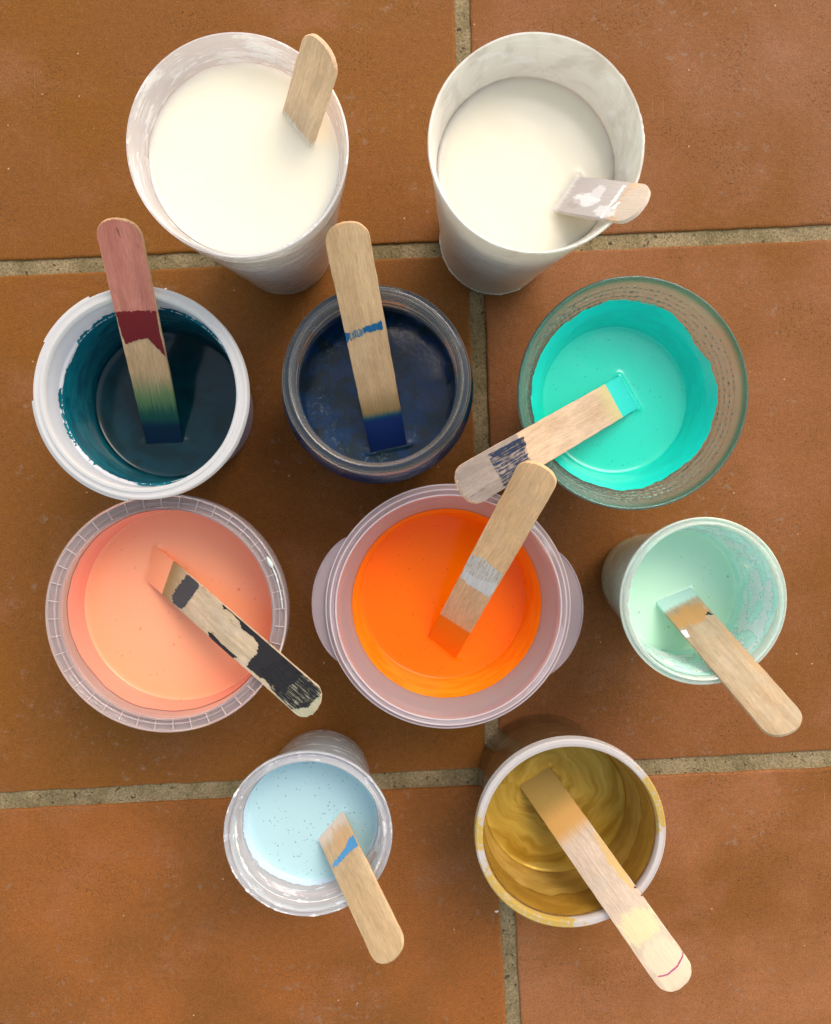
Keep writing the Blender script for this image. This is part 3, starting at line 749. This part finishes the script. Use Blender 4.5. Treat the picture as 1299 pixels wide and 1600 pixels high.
# ================================================================== 8 cup of mint paint
c8 = at(1104, 941, H(.21)); rz = H(.21); zp = H(.126)
t8 = thing('plastic_cup', 'small see-through cup of pale mint green paint with smeared inside wall, right', 'cup', c8, 'small cups of pastel paint')
clr8 = m_plastic('clear_mint_plastic', (.88, .97, .93), .68, .08, .35, (.74, .94, .88), tl=.45, refr=True)
inner8 = [(58, 5), (65, 14), (70, 40), (84, 156), (91, 215), (96, 240), (97, 254)]
prof = [(0, 2), (54, 2), (60, 1), (66, 8), (70, 24), (73, 50), (86, 156), (93, 215), (97.5, 236), (101, 242), (105.6, 243), (106.8, 247), (106.8, 252), (105.2, 253.5), (103.4, 250), (101.6, 249.6), (100.6, 257), (99, 260), (97.3, 258), (97, 254)] + list(reversed(inner8))[1:] + [(0, 5)]
mk('cup_wall', *lathe(prof, 180), clr8, t8)
mi = m_paint('mint_paint', (.62, .90, .70), .2, .5, (.12, .38, .28), sss=.3, cell=8, keep=.35)
s8 = Stick((1237, 1145), (1024, 943), (1081, 920), zp, c8, rz, 101, w=52)
paint_body(t8, inner8, zp, mi, [(s8.A, s8.B, 1.5)], men=2.5, gap=-.3, seed=19)
coating(t8, inner8, 8, 246, m_film('mint_film', (.66, .92, .86), (.46, .84, .76), .92, (222, 262), .3, cover=.34), seed=12, amp=8, gap=.7)
coating(t8, inner8, 176, 240, m_film('white_smear_film', (.80, .86, .85), (.86, .88, .88), .85, (205, 262), .3, cover=.50), seed=31, amp=6, gap=1.4, name='white_smear')
w8 = m_wood('birch_dull', (.49, .37, .24), (.40, .28, .165), stains=[s8.stain(1078, 962, 30, 17, (.52, .27, .085), .85, 6), s8.stain(1160, 1010, 9, 60, (.50, .30, .14), .5, 9)], fades=[(s8.loc(1064, 938)[1], s8.loc(1068, 947)[1], (.52, .76, .70), 9)], flecks=.5, grey=.4, greycol=(.40, .36, .27))
s8.build('stirring_stick', 'dull wooden stick with orange-brown stain leaning out of the pale mint cup', w8, seed=8)
z8 = lambda x, y: (900 + x * .2925, 780 + y * .2925)
s8.patch('paint_spot', [z8(*p) for p in ((690, 622), (706, 598), (733, 616))], m_dry('petrol_paint', (.004, .05, .07), 0, .4), h=.6)
s8.patch('paint_spot', [z8(*p) for p in ((556, 706), (590, 700), (608, 735), (585, 742))], wsm2, h=.7)

# ================================================================== 9 cup of pale blue paint
c9 = at(481, 1307, H(.18)); rz = H(.18); zp = H(.131)
t9 = thing('plastic_cup', 'small clear cup of pale sky blue paint with white smears on its ringed rim', 'cup', c9, 'small cups of pastel paint')
clr9 = m_plastic('clear_blue_plastic', (.90, .92, .98), .42, .06, .5, (.88, .90, .95), tl=.45, lo=.56, hi=.62, refr=True)
inner9 = [(62, 5), (70, 16), (77, 60), (88, 163), (92, 190), (96, 194), (97.5, 216)]
prof = [(0, 2), (58, 2), (66, 1), (73, 8), (77, 24), (80, 60), (90, 160), (94, 188), (98, 192), (99.5, 204), (103, 206), (108.4, 206), (110, 210), (110, 216), (108.4, 218), (106.6, 214), (104.4, 212.5), (102.8, 213), (101.5, 220), (99.8, 223), (98, 221), (97.5, 216)] + list(reversed(inner9))[1:] + [(0, 5)]
mk('cup_wall', *lathe(prof, 180), clr9, t9)
bl = m_paint('sky_blue_paint', (.47, .70, .73), .2, .7, (.16, .32, .36), sss=.3, cell=5, keep=.7)
s9 = Stick((616, 1499), (498, 1313), (537, 1267), zp, c9, rz, 101, w=50)
paint_body(t9, inner9, zp, bl, [(s9.A, s9.B, 2.2)], men=2.5, gap=-.3, seed=23)
coating(t9, inner9, 8, lambda a: 181 + 6 * math.cos(a - 2.0), m_film('blue_film', (.60, .72, .86), (.64, .78, .88), .96, (172, 200), .3), seed=15, amp=5, spike=6, gap=.7)
crust_ring('dried_paint_crust', t9, 108.6, 217, 2.6, 130, 330, wsm2, 11)
crust_ring('dried_paint_crust', t9, 96.6, 205, 3.4, 170, 330, wsm2, 12)
w9 = m_wood('birch_honey', (.56, .40, .23), (.49, .33, .175), skew=s9.k * .8, stains=[s9.stain(535, 1310, 18, 22, (.56, .33, .15), .55, 8)], fades=[(4, 26, (.64, .54, .44), 24)], flecks=.15)
s9.build('stirring_stick', 'wooden stick with a slanting light blue stripe in the pale sky blue cup', w9, seed=9)
z9 = lambda x, y: (330 + x * .2625, 1110 + y * .2625)
s9.patch('blue_stripe', [z9(*p) for p in ((722, 920), (760, 870), (805, 815), (820, 770), (850, 738), (885, 795), (830, 840), (790, 880), (735, 938))], m_dry('sky_stripe', (.08, .28, .52), 0, .4), h=.6)

# ================================================================== 10 tub of gold paint
c10 = at(893, 1304, H(.166)); rz = H(.166); zp = H(.08)
t10 = thing('paint_tub', 'see-through tub of swirled metallic gold paint with gold smudges on its whitish rim', 'tub', c10)
amb = m_plastic('amber_stained_plastic', (.33, .19, .08), .55, .12, .25, (.42, .27, .12), tl=.5)
rimm = G('gold_smudged_rim'); x, y, z = rimm.xyz()
ang = rimm.math('ARCTAN2', y, x)
nse = rimm.noise(14, 5, .7)
def arcmask(g, lo, hi, soft=.08):
    return g.math('MULTIPLY', g.ss(g.math('ADD', ang, g.math('MULTIPLY', nse, 1.1)), R(lo) + .5, R(lo) + .5 + soft), g.ss(g.math('ADD', ang, g.math('MULTIPLY', nse, 1.1)), R(hi) + .5, R(hi) + .5 + soft, 1, 0))
ma = rimm.math('MAXIMUM', arcmask(rimm, -160, -85), arcmask(rimm, 0, 40)); ma = rimm.math('MAXIMUM', ma, arcmask(rimm, 168, 200)); ma = rimm.math('MAXIMUM', ma, rimm.ss(ang, R(-172), R(-168), 1, 0))
ma = rimm.math('MULTIPLY', ma, rimm.ss(rimm.noise(5, 4, .7), .36, .46)); rc = rimm.mix(ma, (.78, .75, .74), (.55, .37, .08))
d_ = rimm.pbr(rc, .3)
tr_ = rimm.n('ShaderNodeBsdfTransparent')
rimm10 = rimm.done(rimm.mixsh(rimm.math('ADD', .5, rimm.math('MULTIPLY', ma, .38)), tr_, d_))
inner10 = [(96, 5), (100, 12), (104, 98), (111, 150), (115, 185), (117.5, 195)]
prof = [(0, 2), (94, 2), (100, 1), (104, 8), (107, 98), (113.5, 150), (117, 185), (119, 196), (118, 198), (117.5, 195)] + list(reversed(inner10))[1:] + [(0, 5)]
mk('tub_wall', *lathe(prof, 180), amb, t10)
mk('rim', *lathe([(117.6, 194), (117.8, 202), (119, 204.6), (121.5, 205.2), (124, 204.4), (126.4, 204.8), (128.4, 203), (129, 199), (128.8, 190), (127.4, 190), (127, 199), (121, 200), (119.2, 195)], 180, closed=True), rimm10, t10)
g = G('gold_paint'); x, y, z = g.xyz()
wn_ = g.noise(60, 2, .5, dist=.4, out=1)
vv = g.n('ShaderNodeVectorMath', dict(operation='MULTIPLY_ADD'), i0=wn_, i1=(46 * S,) * 3, i2=g.co)
rr = g.math('SQRT', g.math('ADD', g.math('POWER', g.math('ADD', g.xyz(vv)[0], -10 * S), 2), g.math('POWER', g.math('ADD', g.xyz(vv)[1], -55 * S), 2)))
an = g.math('ARCTAN2', g.math('ADD', g.xyz(vv)[1], -55 * S), g.math('ADD', g.xyz(vv)[0], -10 * S))
pv = g.n('ShaderNodeCombineXYZ', None, X=g.math('MULTIPLY', rr, 1 / (9 * S)), Y=g.math('MULTIPLY', an, 1.1), Z=0.0)
sw = g.n('ShaderNodeTexNoise', None, Vector=pv, Scale=.6, Detail=6.0, Roughness=.58, Distortion=.4)
gc = g.mix(g.ss(sw, .26, .72), (.36, .20, .010), (.62, .41, .06))
gc = g.mix(g.math('MULTIPLY', g.ss(sw, .63, .70), .6), gc, (.62, .46, .13))
gold_m = g.done(g.pbr(gc, g.ss(sw, .3, .7, .42, .3), Metallic=.25, Specular_IOR_Level=.3, Normal=g.bump(sw, 2.0, .3)))
s10 = Stick((1067, 1542), (812, 1228), (859, 1198), zp, c10, rz, 120, w=52.5)
paint_body(t10, inner10, zp, gold_m, [(s10.A, s10.B, 2.4)], men=3.0, seed=29, undul=1.2)
coating(t10, inner10, zp, 150, m_film('gold_film', (.46, .29, .06), (.58, .39, .10), 1, (140, 170), .3, metallic=.2), seed=21, amp=14, f=1.3)
coating(t10, inner10, 130, 192, m_film('brown_film', (.36, .19, .02), (.44, .25, .035), .82, None, .25, metallic=.2), seed=22, amp=2, gap=.25, name='thin_film')
za = lambda x, y: (710 + x * .308, 1090 + y * .308)
w10 = m_wood('pale_washed_wood', (.64, .505, .39), (.59, .455, .34), stains=[
    s10.stain(*za(810, 830), 7, 42, (.66, .42, .12), .8, 5), s10.stain(*za(745, 690), 8, 26, (.72, .56, .28), .5, 6), s10.stain(*za(945, 1160), 30, 24, (.76, .66, .36), .7, 9),
    s10.stain(*za(740, 940), 11, 12, (.50, .43, .34), .5, 9), s10.stain(*za(1015, 1245), 26, 9, (.56, .50, .38), .7, 6), s10.stain(*za(1080, 1340), 28, 34, (.72, .64, .45), .6, 12)], fades=[(s10.loc(905, 1275)[1], s10.loc(925, 1300)[1], (.60, .33, .09), 26), (s10.loc(866, 1240)[1], s10.loc(896, 1268)[1], (.36, .235, .055), 10)], flecks=.1)
s10.build('stirring_stick', 'long pale stick with a thin magenta line near its end, dipped in gold paint', w10, seed=10)
s10.patch('magenta_line', [za(*p) for p in ((1034, 1412), (1080, 1402), (1130, 1360), (1155, 1310), (1165, 1262), (1169, 1266), (1161, 1315), (1136, 1366), (1084, 1409), (1040, 1419))], m_dry('magenta_ink', (.42, .08, .20), .08, .5), h=.25, jit=.15)
s10.patch('plum_speck', [za(*p) for p in ((912, 962), (918, 956), (926, 964), (920, 970))], m_dry('plum', (.10, .02, .05), 0, .5), h=.4)
s10.patch('plum_speck', [za(*p) for p in ((945, 1000), (953, 996), (960, 1004), (951, 1010))], m_dry('plum_b', (.10, .02, .05), 0, .5), h=.4)

# ------------------------------------------------------------------ flakes of dried paint on the floor
def flake(px, py, sz, label, seed):
    rnd = random.Random(seed); p = at(px, py, 0); V = []
    n = 9
    for z, k in ((0.05, 1), (sz * .35, .7)):
        for i in range(n):
            a = 2 * math.pi * i / n; r = sz * k * rnd.uniform(.6, 1.1); V.append((r * math.cos(a), r * math.sin(a) * .8, z))
    F = [tuple(range(n, 2 * n)), tuple(reversed(range(n)))] + [(i, (i + 1) % n, n + (i + 1) % n, n + i) for i in range(n)]
    o = mk('paint_flake', V, F, crust_m, None, (p.x * S, p.y * S, 0), smooth=False)
    o['label'] = label; o['category'] = 'paint flake'; o['group'] = 'dried paint flakes on the tiles'
flake(259, 452, 2.6, 'tiny white paint flake on the tile above the white tub with the red-banded stick', 1)
flake(776, 1424, 3.0, 'tiny cream paint flake at the joint just below the gold paint tub', 2)

import sys
